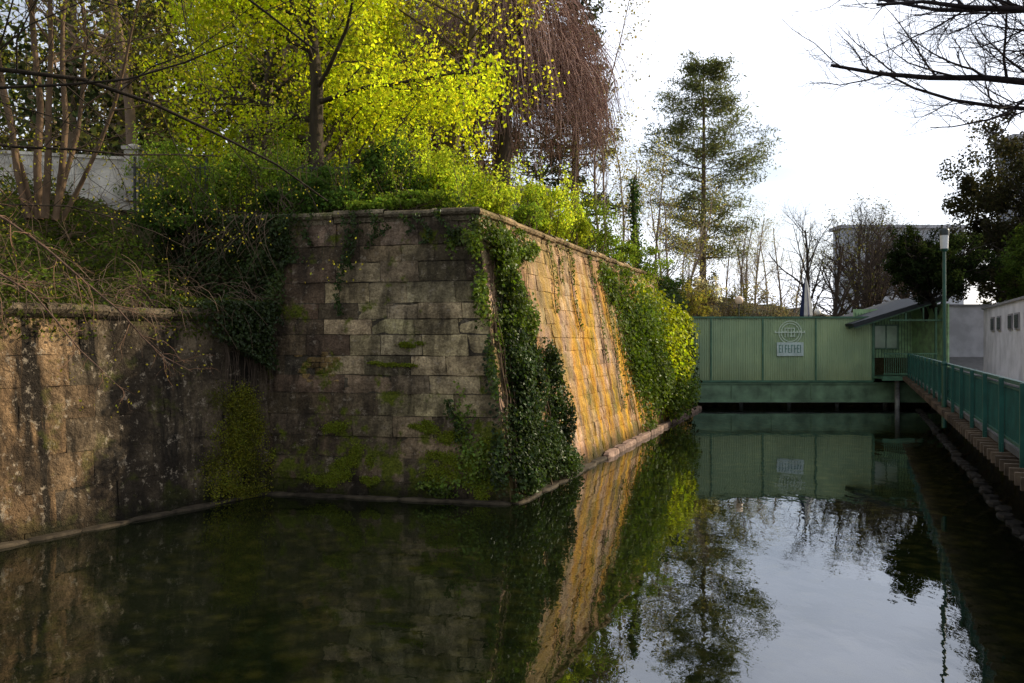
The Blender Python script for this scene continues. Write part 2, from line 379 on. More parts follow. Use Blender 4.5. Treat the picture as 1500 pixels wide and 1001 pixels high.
def sprout(mb,rng,pts,L,r,lvl,cfg,tips,col):
    n=len(pts)-1
    if lvl<cfg['max']:
        nc=cfg['nch'][lvl]; s0=cfg['start'][lvl]
        for i in range(nc):
            t_=s0+(1-s0)*(i+rng.random())/nc; x=t_*n; k=min(int(x),n-1); f=x-k
            q=pts[k]*(1-f)+pts[k+1]*f; tan=nrm(pts[k+1]-pts[k])
            side=nrm(np.cross(tan,rng.normal(0,1,3))); a=math.radians(rng.uniform(*cfg['ang'][lvl]))
            nd=tan*math.cos(a)+side*math.sin(a)
            grow(mb,rng,q,nd,L*rng.uniform(*cfg['ratio'][lvl])*(1.15-0.6*t_),r*(1-t_*0.75)*cfg['rr'][lvl],lvl+1,cfg,tips,col)
    if lvl>=cfg.get('leaflvl',cfg['max']):
        for k in range(1,n+1): tips.append(pts[k])
CFG=dict(seg=[7,6,4,3],wander=[0.07,0.14,0.2,0.25],trop=[0.03,0.05,0.03,0.0],sides=[9,6,4,3],nch=[9,7,5,0],start=[0.3,0.25,0.2,0],
   ang=[(35,70),(30,65),(25,60),(0,0)],ratio=[(.4,.6),(.4,.6),(.35,.6),(0,0)],rr=[.42,.5,.5,.5],max=3)
def tree(name,base,H,r,seed,cfg=None,d=(0,0,1),leaf=0,lsize=.12,lbase=(.1,.15,.02),lmat=None,lspread=.3,bcol=(0.13,0.10,0.075),bmat=None,**kw):
    rng=np.random.default_rng(seed); c=dict(CFG); c.update(cfg or {}); c.update(kw); mb=MB(); tips=[]
    grow(mb,rng,A3(*base),A3(*d),H,r,0,c,tips,A3(*bcol))
    if leaf:
        T=np.array(tips); T=T[(T[:,2]>base[2]+1.2)]; k=rng.integers(0,len(T),leaf); cb=rng.uniform(.5,1.3,len(T))
        P=T[k]+rng.normal(0,lspread,(leaf,3)); col=lcol(leaf,lbase,.25,rng)*cb[k][:,None]
        mb.leaves(P,lsize*rng.uniform(.6,1.3,leaf),col,1,rng=rng)
    return mb.obj(name,[bmat or M_bark,lmat or M_leaf])

# ------------------------------------------------------------ ivy on walls
def wall_ivy(mb,W,cu,cv,ru,rv,n,size,thick,base,rng=R,clumps=10):
    ku=rng.normal(0,0.55,clumps)*ru; kv=rng.normal(0,0.55,clumps)*rv; cb=rng.uniform(.4,1.5,clumps); cw=rng.uniform(.3,1.0,clumps)*thick
    k=rng.integers(0,clumps,n)
    u=cu+ku[k]+rng.normal(0,.3,n)*ru; v=cv+kv[k]+rng.normal(0,.3,n)*rv
    e=np.clip(1-((u-cu)/(ru*1.3))**2-((v-cv)/(rv*1.3))**2,0.03,1); w_=0.03+rng.random(n)**.6*cw[k]*np.sqrt(e)
    ok=(v<W.H+.25)&(v>0.03)&(u>-.1); u,v,w_,k=u[ok],v[ok],w_[ok],k[ok]
    P=W.P(u,v,w_); mb.leaves(P,size*rng.uniform(.6,1.3,len(P)),lcol(len(P),base,.35,rng)*cb[k][:,None],1,N=W.N*1.0+A3(0,0,.4),spread=.7,rng=rng,droop=.8,asp=.85)
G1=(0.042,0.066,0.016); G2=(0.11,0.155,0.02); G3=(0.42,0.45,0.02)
mb=MB(); r1=np.random.default_rng(3)
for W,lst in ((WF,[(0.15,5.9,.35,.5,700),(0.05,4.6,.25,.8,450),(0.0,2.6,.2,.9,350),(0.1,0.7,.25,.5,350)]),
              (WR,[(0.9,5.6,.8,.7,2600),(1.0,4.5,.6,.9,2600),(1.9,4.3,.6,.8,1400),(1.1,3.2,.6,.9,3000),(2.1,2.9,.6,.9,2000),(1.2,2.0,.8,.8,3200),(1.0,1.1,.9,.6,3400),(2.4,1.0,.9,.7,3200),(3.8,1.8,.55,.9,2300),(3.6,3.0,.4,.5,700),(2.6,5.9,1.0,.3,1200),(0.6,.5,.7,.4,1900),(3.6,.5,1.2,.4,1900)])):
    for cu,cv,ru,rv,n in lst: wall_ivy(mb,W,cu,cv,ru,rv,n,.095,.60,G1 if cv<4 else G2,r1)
for i in range(26):
    u=r1.uniform(.0,2.6); v=r1.uniform(0,1); pts=[]; top=r1.uniform(3,6.3)
    for q in range(8): pts.append(WR.P(A3(max(u,.02)),A3(v+(top-v)*q/7),A3(.05+r1.random()*.12))[0]); u+=r1.normal(0,.14)
    mb.tube(pts,np.linspace(.020,.006,8),4,0,A3(.11,.075,.045))
mb.obj('ivy',[M_bark,M_ivy])
mb=MB()
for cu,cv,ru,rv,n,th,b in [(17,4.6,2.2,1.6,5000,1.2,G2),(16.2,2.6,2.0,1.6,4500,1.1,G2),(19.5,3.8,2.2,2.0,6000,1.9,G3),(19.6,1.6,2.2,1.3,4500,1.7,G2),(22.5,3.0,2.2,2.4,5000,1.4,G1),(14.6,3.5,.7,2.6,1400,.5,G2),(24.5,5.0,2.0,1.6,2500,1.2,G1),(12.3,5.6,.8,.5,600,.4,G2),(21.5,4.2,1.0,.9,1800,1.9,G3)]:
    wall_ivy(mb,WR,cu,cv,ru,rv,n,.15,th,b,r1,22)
for u,v0,L in [(7.5,6.4,2.6),(10.2,6.4,3.6),(11.6,6.4,5.2),(12.8,6.4,5.5),(6.3,6.4,1.2),(5.4,6.5,2.2)]:
    n=int(70*L); tt=r1.random(n)**1.3; uu=u+.15*np.sin(tt*6+u)+r1.normal(0,.05,n); mb.leaves(WR.P(uu,v0-tt*L,.05+.1*r1.random(n)),.09*r1.uniform(.5,1.2,n),lcol(n,G2,.4,r1),1,N=WR.N,spread=.6,rng=r1,droop=.8)
    q=np.linspace(0,1,9); mb.tube(WR.P(u+.15*np.sin(q*6+u),v0-q*L,.04+0*q),.014,3,0,A3(.12,.08,.05))
mb.obj('ivy',[M_bark,M_ivy])
mb=MB()
for cu,v0,L in [(1.5,6.5,.7),(2.0,6.5,.5),(3.6,6.6,1.4),(3.9,6.5,2.4),(4.9,6.6,.8),(5.5,6.6,1.2),(6.1,6.6,1.6),(6.6,6.6,1.6),(7.0,6.6,2.4),(1.1,2.2,.9),(2.7,6.4,.4),(3.0,6.6,.9),(0.9,6.6,.8)]:
    n=int(120*L*(2.5 if cu>5.2 else 1)); tt=r1.random(n); u=cu+.14*np.sin(tt*5+cu)+r1.normal(0,.06+.08*(cu>5.2),n); v=v0-tt*L
    P=WF.P(u,v,.06+.12*r1.random(n)+.18*(v>6.2)); mb.leaves(P,.09*r1.uniform(.6,1.2,n),lcol(n,G1,.4,r1),1,N=WF.N,spread=.7,rng=r1,droop=.8)
    q=np.linspace(0,1,7); mb.tube(WF.P(cu+.14*np.sin(q*5+cu),v0-q*L,.05+0*q),.01,3,0,A3(.1,.08,.05))
for cu,cv,ru,rv,n in [(.6,.9,.5,.5,550),(.9,1.5,.25,.6,260),(1.6,.35,.5,.2,300)]: wall_ivy(mb,WF,cu,cv,ru,rv,n,.08,.2,G2,r1)
n=3000; u=np.abs(r1.normal(0,.8,n)); v=4.4-r1.random(n)**1.4*(1.6-u*.5)
P=WL.P(u,v,.1+.35*r1.random(n)); mb.leaves(P,.095*r1.uniform(.6,1.3,n),lcol(n,(.035,.052,.015),.4,r1),1,N=WL.N*1+A3(0,0,.5),spread=.8,rng=r1,droop=.6)
n=7000; u=r1.uniform(5.6,9.6,n); v=3.9+r1.random(n)*2.7; P=WF.P(u,v,.02+.45*r1.random(n)*(0.4+.6*np.sin(u*3+v*2)**2)); cb=.5+.9*(np.sin(u*4.1)*np.cos(v*3.3)*.5+.5)
mb.leaves(P,.10*r1.uniform(.6,1.3,n),lcol(n,(.05,.072,.018),.4,r1)*cb[:,None],1,N=WF.N+A3(0,0,.3),spread=.8,rng=r1,droop=.6)
for i in range(60):
    u=r1.uniform(0,1.3) ; q=np.linspace(0,1,6); L=r1.uniform(.5,2.3); mb.tube(WL.P(u+.1*np.sin(q*4+i),4.1-q*L,.05+.1*np.sin(q*3)),np.linspace(.012,.004,6),3,0,A3(.14,.10,.07))
    u=r1.uniform(5.6,9.5); L=r1.uniform(.6,2); mb.tube(WF.P(u+.3*np.sin(q*3+i),6.6-q*L,.3+.3*np.sin(q*3+i)),np.linspace(.012,.004,6),3,0,A3(.2,.14,.09))
mb.obj('ivy',[M_bark,M_ivy])
mb=MB(); r_k=np.random.default_rng(9)
for i in range(64):
    cv=r_k.random()**1.1*2.3; cu=1.0+r_k.normal(0,.40)*(1.35-cv*.42); n=220; P=WL.P(np.clip(cu+r_k.normal(0,.14,n),.1,3),np.clip(cv+r_k.normal(0,.15,n),.03,9),.03+.2*r_k.random(n))
    mb.leaves(P,.045,lcol(n,(.17,.17,.012),.4,r_k)*r_k.uniform(.3,1.4),1,N=WL.N,spread=.8,rng=r_k)
for cu,cv,ru,rv in [(.9,.9,.35,.3),(1.5,.5,.5,.25),(.6,.4,.4,.2),(3.9,.5,.35,.2),(4.4,.35,.3,.15),(1.3,1.35,.4,.15),(3.2,.4,.2,.12),(2.2,3.45,.3,.07),(2.6,2.95,.45,.06),(.5,1.0,.3,.3),(4.1,1.5,.3,.15),(1.9,1.6,.4,.1),(3.6,.9,.3,.2),(1.4,.9,.4,.15)]:
    for j in range(7):
        n=200; u=cu+r1.normal(0,.5)*ru+r1.normal(0,.2,n)*ru; v=cv+r1.normal(0,.5)*rv+r1.normal(0,.3,n)*rv; v=np.clip(v,.05,9); P=WF.P(u,v,.03+.05*r1.random(n)); mb.leaves(P,.04,lcol(n,(.17,.20,.012),.45,r1),1,N=WF.N,spread=.8,rng=r1)
mb.obj('moss',[M_bark,M_ivy])

# ------------------------------------------------------------ slope ground cover
def ground_cover(name,pts,n,size,base,seed,hgt=.25,mat=None,twigs=0):
    rng=np.random.default_rng(seed); mb=MB(); pts=np.asarray(pts,float)
    a,b=rng.random(n),rng.random(n); xy=(pts[0]*((1-a)*(1-b))[:,None]+pts[1]*(a*(1-b))[:,None]+pts[2]*(a*b)[:,None]+pts[3]*((1-a)*b)[:,None])
    z=height(xy[:,0],xy[:,1]); ok=z>3.5; xy=xy[ok]; z=z[ok]; m=len(z)
    cl=np.sin(xy[:,0]*2.1+seed)*np.cos(xy[:,1]*1.7)*.5+.5
    P=np.column_stack([xy,z+rng.random(m)*hgt*(0.4+1.6*cl)]); mb.leaves(P,size*rng.uniform(.6,1.3,m),lcol(m,base,.4,rng)*(.4+1.1*cl)[:,None],1,N=A3(0.2,-.5,1),spread=.8,rng=rng)
    for i in range(twigs):
        q=P[rng.integers(0,m)]; d=nrm(rng.normal(0,1,3)+A3(.4,-.4,.6)); L=rng.uniform(.5,1.6); pp=[q]
        for j in range(4): d=nrm(d+rng.normal(0,.25,3)+A3(0,0,-.12)); pp.append(pp[-1]+d*L/4)
        mb.tube(pp,np.linspace(.011,.003,5),3,0,A3(.20,.14,.09)*rng.uniform(.4,1.3))
    return mb.obj(name,[M_twig,mat or M_leaf])
e=A3(*(-nC))
p0=K+e*0.5; p1=K+d*14+e*0.5; p2=K+d*14+e*9; p3=K+e*9
ground_cover('ivy_ground_cover',[p0,p1,p2,p3],30000,.11,(.08,.11,.02),5,.4,None,1300)
ground_cover('ivy_ground_cover',[A3(-7,21),A3(-1,20),A3(2,30),A3(-10,32)],9000,.12,G1,6,.3,None,100)
mb=MB(); n=6500; u=r1.uniform(0,14,n); dens=np.sin(u*1.3)+np.sin(u*2.9+1)*.6
ok=dens+r1.normal(0,.4,n)>-.1; u=u[ok]; n=len(u); P=WL.P(u,4.45-r1.random(n)**1.5*.9,-.2+.45*r1.random(n)); mb.leaves(P,.085,lcol(n,(.07,.09,.018),.4,r1),1,rng=r1)
for i in range(320):
    q=WL.P(A3(r1.uniform(0,12)),A3(4.25+r1.random()*.5),A3(-.1))[0]; dd=nrm(np.append(nC,0)*.6+r1.normal(0,.5,3)+A3(0,0,.3)); pp=[q]; L=r1.uniform(.4,1.5)
    for j in range(5): dd=nrm(dd+A3(0,0,-.3)+r1.normal(0,.15,3)); pp.append(pp[-1]+dd*L/5)
    mb.tube(pp,np.linspace(.009,.003,6),3,0,A3(.2,.14,.1)*r1.uniform(.4,1.2))
mb.obj('bramble',[M_twig,M_leaf])

# ------------------------------------------------------------ terrace shrubs
SY=(0.34,0.42,0.04); SG=(0.17,0.24,0.035); SD=(0.055,0.095,0.022)
for i,(x,y,zc,rx,ry,rz,n,b,sh) in enumerate([
 (-8.6,23.5,7.6,1.6,1.3,1.2,4200,SG,14),(-6.6,24,7.9,1.3,1.2,1.3,3800,SG,12),(-4.9,22.6,7.4,1.2,.9,1.0,3500,SD,6),(-5.3,21.4,7.0,1.4,.7,.6,3000,SD,4),
 (-3.1,22.2,7.5,0.9,.8,1.1,3200,SD,8),(-2.0,23.0,7.6,.9,.9,.9,2600,SY,10),(-2.6,20.9,6.9,1.5,.5,.35,2600,SG,4),(-.6,22.6,7.1,.8,.8,.6,2000,SY,10),
 (.9,26.0,7.4,.9,1.2,1.0,3000,SY,14),(1.7,28.5,7.6,.9,1.4,1.2,3200,SY,14),(2.9,31.5,7.6,.9,1.5,1.2,3000,SG,10),(-4.0,26.5,8.6,2.0,1.5,1.6,4500,SY,14),(-10.5,25.5,8.4,1.6,1.4,1.2,3200,SG,10),
 (4.2,35,7.2,1.0,1.6,.8,2500,SG,6),(5.6,38.5,7.0,1.3,1.8,.9,2500,SG,6),(7.0,42.5,6.6,1.5,1.8,1.0,2500,SD,4),(.4,24.2,6.9,.5,1.2,.5,1600,SG,6),(-1.0,27.5,8.4,1.6,1.4,1.4,3600,SY,8),(-8.2,21.2,6.6,1.3,.7,.7,2600,SD,4),(-7.4,26,9.2,1.5,1.2,1.3,2600,SY,14)]):
    shrub('shrub',(x,y,zc),(rx,ry,rz),n,.105,b,M_lime if b is SY else M_leaf,18,26,i,.36,sh)

# ------------------------------------------------------------ trees, left bank
LIME=(0.62,0.70,0.035)
MP=dict(trop=[0.0,.0,-.02,-.05],start=[.12,.2,.2,0],ratio=[(.42,.6),(.45,.6),(.4,.6),(0,0)])
tree('maple_tree',(-5.75,25.0,6.6),10.5,.27,11,MP,leaf=40000,lsize=.125,lbase=LIME,lmat=M_lime,lspread=.27,nch=[18,7,5,0],bcol=(.06,.045,.03))
tree('maple_tree',(-2.5,28.0,6.9),11,.26,12,MP,d=(.14,0,1),leaf=8500,lsize=.12,lbase=(.62,.62,.05),lmat=M_lime,lspread=.22,nch=[11,7,5,0],bcol=(.12,.085,.055),start=[.4,.2,.2,0])
tree('maple_tree',(-9.5,31,8),11,.24,13,MP,leaf=14000,lsize=.15,lbase=(.42,.48,.04),lmat=M_lime,lspread=.32,bcol=(.08,.06,.045))
tree('bare_tree',(-7.6,33,8),13,.25,14,bcol=(.2,.15,.10),nch=[12,8,5,0],bmat=M_twig)
tree('bare_tree',(-13.5,30,8),13,.22,17,bcol=(.24,.17,.12),nch=[12,8,5,0],leaf=2500,lsize=.13,lbase=(.3,.28,.06),bmat=M_twig)
mbt=MB(); rng=np.random.default_rng(21); tips=[]
for dx,dy,dd,L,rr in [(-.35,0,(-.30,0,1),8.5,.085),(-.15,.1,(-.12,.1,1),9.5,.10),(.1,-.1,(.08,0,1),9,.09),(.3,0,(.30,.05,1),8,.085),(.1,.3,(.2,.2,1),8,.07),(-.3,.2,(-.45,.2,1),8,.06),(.4,.1,(.45,-.1,1),7,.06)]:
    grow(mbt,rng,A3(-11.1+dx,20.2+dy,6.4),A3(*dd),L,rr,0,dict(CFG,nch=[8,6,5,0],start=[.35,.2,.2,0],ratio=[(.3,.45),(.4,.6),(.4,.6),(0,0)],rr=[.5,.55,.6,.5]),tips,A3(.17,.11,.065))
T=np.array(tips); k=rng.integers(0,len(T),3500); mbt.leaves(T[k]+rng.normal(0,.15,(3500,3)),.09,lcol(3500,(.28,.28,.03),.4,rng),1,rng=rng)
mbt.obj('hazel_tree',[M_bark,M_leaf])
mbt=MB(); rng=np.random.default_rng(5); tips=[]
mbt.tube([(-10.8,11,5.5),(-10.7,11.1,7.5),(-10.4,11.1,9.5),(-10.2,11.3,12)],[.28,.24,.2,.12],9,0,A3(.09,.07,.05))
LC=dict(CFG,seg=[9,5,4,3],wander=[.15,.2,.25,.3],trop=[.01,.02,-.02,-.05],nch=[14,7,5,0],start=[.15,.15,.15,0],ratio=[(.25,.45),(.35,.6),(.35,.6),(0,0)],sides=[7,5,3,3],rr=[.42,.55,.65,.5])
for p,dd,L,rr in [((-10.6,11.1,7.2),(1,.25,-.02),8.5,.05),((-10.4,11.1,7.8),(1,.2,.05),8.5,.045),((-10.7,11,6.4),(1,.3,-.05),6.8,.038),((-10.6,11,6.9),(1,.1,-.12),7.0,.035),((-10.2,11.2,8.8),(1,.3,.0),7,.045),((-10.5,11.1,5.9),(.9,.5,-.1),6.5,.026)]:
    grow(mbt,rng,A3(*p),A3(*dd),L,rr,0,LC,tips,A3(.04,.03,.02))
for pth_,Lc in [([(-10.6,11.1,6.4),(-8.8,12,6.0),(-7.4,12.5,5.3),(-6.4,12.8,4.4),(-5.6,13,3.6),(-4.9,13.1,3.0)],3.2),([(-10.6,11.1,5.9),(-9.2,12,5.5),(-8.2,12.5,5.0),(-7.2,12.8,4.2),(-6.6,13,3.4),(-6.0,13.2,2.7)],3.0)]:
    pp=np.array(pth_,float); pp=np.vstack([pp[0]]+[np.array([pp[i]*(1-f)+pp[i+1]*f for f in (.5,1)])+rng.normal(0,.04,(2,3)) for i in range(len(pp)-1)])
    mbt.tube(pp,np.linspace(.03,.005,len(pp)),5,0,A3(.16,.10,.07)); sprout(mbt,rng,pp,Lc,.03,1,dict(LC,nch=[0,20,6,0],start=[0,.3,.1,0],ratio=[(0,0),(.2,.4),(.3,.5),(0,0)]),tips,A3(.26,.15,.09))
T=np.array(tips); k=rng.integers(0,len(T),2600); mbt.leaves(T[k]+rng.normal(0,.05,(2600,3)),.045,lcol(2600,(.28,.27,.04),.4,rng),1,rng=rng)
mbt.obj('overhanging_tree',[M_bark,M_lime])

def weeping(name,c,H,rx,ry,n,seed):
    rng=np.random.default_rng(seed); mb=MB(); c=A3(*c); col0=A3(.35,.235,.205)
    mb.tube([c,c+A3(.2,0,H*.4),c+A3(.1,0,H*.7),c+A3(.0,0,H*.95)],[.4,.3,.2,.08],9,0,A3(.13,.10,.08))
    for i in range(n):
        a=rng.uniform(0,2*math.pi); rr=math.sqrt(rng.random()); top=H*(1-.36*rr**2.4)*rng.uniform(.62,1.0)
        x=c[0]+rx*rr*math.cos(a); y=c[1]+ry*rr*math.sin(a); z=c[2]+top
        L=min(rng.uniform(.2,.6)*top,top-rng.uniform(1.5,4)); m=6; pp=[A3(x,y,z)]; out=A3(math.cos(a),math.sin(a),0)*rng.uniform(0,.3)
        dd=nrm(out*1.2+A3(0,0,.1))
        if L<.8: continue
        for j in range(m): dd=nrm(dd+A3(0,0,-.7)+rng.normal(0,.13,3)); pp.append(pp[-1]+dd*L/m)
        cc=col0*rng.uniform(.5,1.5)
        mb.tube(pp,np.linspace(.016,.006,m+1),3,0,cc)
        for s_ in range(2):
            k=rng.integers(1,m); q=pp[k]; d2=nrm(rng.normal(0,.5,3)+A3(0,0,-.5)); L2=rng.uniform(.4,1.3); mb.tube([q,q+d2*L2*.5,q+d2*L2*.7+A3(0,0,-.3*L2)],[.009,.007,.004],3,0,cc)
        if i%12==0: mb.tube([c+A3(0,0,H*rng.uniform(.5,.9)),(c+A3(0,0,top))*.5+A3(x,y,z)*.5+A3(0,0,.4),A3(x,y,z)],[.07,.05,.02],5,0,A3(.15,.11,.09))
    return mb.obj(name,[M_twig])
weeping('weeping_beech_tree',(-.5,35.5,7),12.4,3.5,3.0,3000,8)

def conifer(name,c,H,rw,seed,needles=9000,size=.22,base=(.035,.055,.028),r=.3,crown0=.3,rows=26,per=6,gappy=.0,up=.1,bcol=(.16,.11,.08),shape=1.0):
    rng=np.random.default_rng(seed); mb=MB(); c=A3(*c); tips=[]
    tr=[c+A3(math.sin(q*2)*.15,0,H*q) for q in np.linspace(0,1,9)]; mb.tube(tr,r*(1-.9*np.linspace(0,1,9)),8,0,A3(*bcol))
    for i in range(rows):
        f=crown0+(1-crown0)*(i+rng.random()*.6)/rows
        for j in range(per):
            if rng.random()<gappy: continue
            a=rng.uniform(0,6.283); q=(f-crown0)/(1-crown0)
            L=rw*(math.sin(math.pi*min(1,(.12+.88*q))**.85)**.7*.9+.1 if shape==1.0 else (1-q)**.8+.06)*rng.uniform(.5,1.15)
            dd=A3(math.cos(a),math.sin(a),up+rng.normal(0,.1)); p=c+A3(math.sin(f*2)*.15,0,H*f); pp=[p]
            for k in range(5): dd=nrm(dd+rng.normal(0,.08,3)+A3(0,0,.05)); pp.append(pp[-1]+dd*L/5)
            mb.tube(pp,np.linspace(.06*(1.2-q),.012,6),4,0,A3(*bcol)); 
            for k in range(2,6): tips.append((pp[k],rng.uniform(.5,1.4)))
            for s_ in range(4):
                k=rng.integers(2,5); d2=nrm(dd+rng.normal(0,.6,3)); e_=pp[k]+d2*L*.3; mb.tube([pp[k],e_],[.02,.008],3,0,A3(*bcol)); tips.append((e_,rng.uniform(.5,1.4))); tips.append(((e_+pp[k])/2,rng.uniform(.5,1.4)))
    T=np.array([t[0] for t in tips]); B=np.array([t[1] for t in tips]); k=rng.integers(0,len(T),needles)
    P=T[k]+rng.normal(0,1,(needles,3))*A3(.28,.28,.13)*(rw/4)
    mb.leaves(P,size*rng.uniform(.6,1.3,needles),lcol(needles,base,.3,rng)*B[k][:,None],1,N=A3(0,0,.7),spread=.9,asp=.25,rng=rng)
    return mb.obj(name,[M_twig,M_leaf])
conifer('pine_tree',(16.7,75,2.6),25.6,6.2,31,32000,.36,(.12,.135,.07),.42,.30,20,8,.2,.16,(.15,.11,.08))
conifer('spruce_tree',(3.4,47,7),20,3.2,32,9000,.42,(.05,.065,.035),.3,.1,28,6,.15,-.15,shape=2)
conifer('spruce_tree',(-1.0,52,7),26,4.5,33,8000,.5,(.04,.055,.03),.4,.1,30,6,.1,-.15,shape=2)

SB=dict(nch=[14,6,4,0],ratio=[(.18,.32),(.4,.6),(.4,.6),(0,0)],ang=[(20,45),(25,50),(25,60),(0,0)],start=[.25,.2,.2,0],rr=[.45,.6,.65,.5],sides=[7,4,3,3])
for i,(x,y,z,H,r,col) in enumerate([(4.4,40,6.5,9.5,.075,(.3,.24,.19)),(5.6,43,6.3,8.5,.07,(.3,.25,.2)),(6.9,47,5,8.5,.08,(.25,.2,.16)),(8.4,50,4.5,9.5,.10,(.25,.2,.17)),(10.2,56,3,10,.12,(.28,.22,.18)),(11.5,60,3,11,.12,(.3,.24,.2)),
    (21.5,78,3,12,.14,(.3,.25,.2)),(24,85,3,13,.15,(.35,.29,.24)),(27.5,86,3,12,.15,(.38,.32,.27)),(13.5,66,3,9,.12,(.3,.24,.2)),(3.0,37,6.6,7.5,.06,(.3,.24,.19)),(4.0,39,6.6,12,.07,(.33,.26,.2)),(19,70,3,10,.12,(.3,.24,.19)),(30,90,3,12,.15,(.36,.3,.25)),(9.4,53,4,9,.1,(.3,.24,.2)),(22.5,80,3,13,.15,(.36,.3,.25)),(20.5,82,3,11,.13,(.4,.33,.27)),(8.0,55,4,11,.1,(.3,.24,.2)),(12.5,62,3,10,.12,(.33,.27,.22)),(25.5,90,3,12,.15,(.42,.35,.29)),(28.5,95,3,13,.15,(.42,.35,.29))]):
    tree('bare_tree',(x,y,z),H,r,50+i,SB,bcol=col,leaf=900 if i%2 else 300,lsize=.12,lbase=(.32,.29,.12),lspread=.25,bmat=M_twig)
BW=dict(nch=[12,9,6,0],ratio=[(.45,.65),(.4,.6),(.4,.6),(0,0)],start=[.15,.2,.2,0],ang=[(20,50),(25,55),(25,60),(0,0)],rr=[.6,.65,.75,.5],sides=[7,4,3,3])
for i,(x,y,z,H,r) in enumerate([(22.6,60,2.6,9.5,.22),(25.5,62,2.6,10.5,.26),(28.2,66,2.6,11.5,.26),(24.5,70,3,12,.24),(31,75,3,12.5,.26),(27,58,2.6,9,.2),(33.5,80,3,14,.26),(28.5,72,3,12.5,.24),(36,84,3,14,.24),(29.5,64,2.6,10.5,.24)]):
    tree('bare_tree',(x,y,z),H*.8,r,80+i,BW,bcol=(.075,.06,.05),leaf=0 if i%2 else 700,lsize=.14,lbase=(.10,.10,.04),bmat=M_twig)
mb=MB(); mb.tube([(5.6,38,6),(5.55,38,8),(5.35,38,10.2),(5.5,38,10.9)],[.12,.1,.08,.04],6,0,A3(.12,.1,.07)); n=1200; q=r1.random(n)
mb.leaves(np.column_stack([5.6-.2*q+r1.normal(0,.14,n),38+r1.normal(0,.14,n),6.3+4.4*q]),.14,lcol(n,(.05,.10,.02),.3,r1),1,rng=r1); mb.obj('ivy_clad_trunk',[M_bark,M_ivy])
for i,(x,y,zc,rx,rz,b,n) in enumerate([(11.5,56,5.2,2.6,2.6,(.18,.15,.08),3500),(15,60,5.5,2.8,3.0,(.15,.135,.065),3500),(9.5,52,5.4,1.6,1.6,(.07,.08,.03),2500),(19.0,64,5.2,2.6,2.6,(.28,.24,.16),2600),(23.5,74,5.2,2.8,2.6,(.30,.26,.19),2400),(13.2,58,7.0,1.3,1.0,(.6,.57,.5),1300),(28,78,4.4,4,1.8,(.16,.15,.08),2600),(20,90,6.5,6,4,(.28,.25,.19),3500),(10.5,50,5.6,1.2,1.3,(.22,.2,.05),1500),(29,70,4.2,5,2.2,(.05,.05,.03),3000)]):
    shrub('shrub',(x,y,zc),(rx,2,rz),n,.15,b,M_leaf,34,120,100+i,.26)

# background woodland on the left hill (one mass)
mb=MB(); rng=np.random.default_rng(77)
for i in range(46):
    x=rng.uniform(-42,-1.5); y=rng.uniform(36,62); H=rng.uniform(14,25); 
    mb.tube([(x,y,7),(x+rng.normal(0,.5),y,7+H*.5),(x+rng.normal(0,1),y,7+H)],[.28,.2,.07],6,0,A3(.28,.21,.15)*rng.uniform(.6,1.6))
    b=[(.08,.10,.04),(.28,.22,.10),(.34,.34,.08),(.14,.18,.05)][i%4]
    for q in range(3): blob(mb,(x+rng.normal(0,1),y+rng.normal(0,1),8+H*(.2+.26*q)),(3.4,3,H*.2),600,.36,b,1,20,rng,csz=.33)
    for q in range(40):
        a=rng.uniform(0,6.28); h0=rng.uniform(.1,.9)*H+7; L=rng.uniform(2,5); p=A3(x,y,h0); e_=p+A3(math.cos(a)*L,math.sin(a)*L,rng.uniform(.2,2.5)); mb.tube([p,(p+e_)/2+rng.normal(0,.3,3),e_],[.05,.035,.01],3,0,A3(.38,.27,.18)*rng.uniform(.5,1.3))
blob(mb,(-22,54,11),(24,6,5),6000,.8,(.09,.105,.04),1,90,rng,csz=.25)
mb.obj('woodland',[M_twig,M_far])

# ------------------------------------------------------------ left terrace: garden wall, gate post, fence
gw=MB()
ax=nrm([1,.28,0]); 
gw.box((-14.6,25.0,8.2),(8.2,.35,1.5),0,(1,1,1),ax=(ax,np.cross([0,0,1],ax),(0,0,1)))
gw.box((-14.6,25.0,9.0),(8.3,.45,.09),0,(1,1,1),ax=(ax,np.cross([0,0,1],ax),(0,0,1)))
gw.obj('garden_wall',[simple('whitewashed_plaster',(.8,.74,.65),.9,.4,1.6,.4)])
gp=MB(); gp.box((-11.2,25.3,8.4),(.42,.42,1.5)); gp.box((-11.2,25.3,9.2),(.54,.54,.1)); gp.lathe((-11.2,25.3,9.25),[(.22,0),(.2,.05),(.1,.09),(.02,.1)],12); gp.obj('gate_post',[simple('limestone',(.62,.56,.5),.85,.3,4,.4)])
fe=MB()
for x in np.arange(-10.6,-4.5,.13): fe.box((x,24.2+.02*x,7.75),(.022,.022,1.5))
for x in np.arange(-10.6,-4.4,2.0): fe.box((x,24.2+.02*x,7.8),(.06,.06,1.75))
for z in(7.15,8.4): fe.box((-7.6,24.05,z),(6.2,.03,.04),ax=(nrm([1,.02,0]),nrm([-.02,1,0]),(0,0,1)))
fe.obj('iron_fence',[simple('wrought_iron',(.05,.055,.05),.5,.2)])
hs=MB(); hs.box((-1.0,44,9.0),(6,.5,5)); hs.obj('villa_wall',[simple('villa_plaster',(.7,.64,.55),.9,.3,1)])

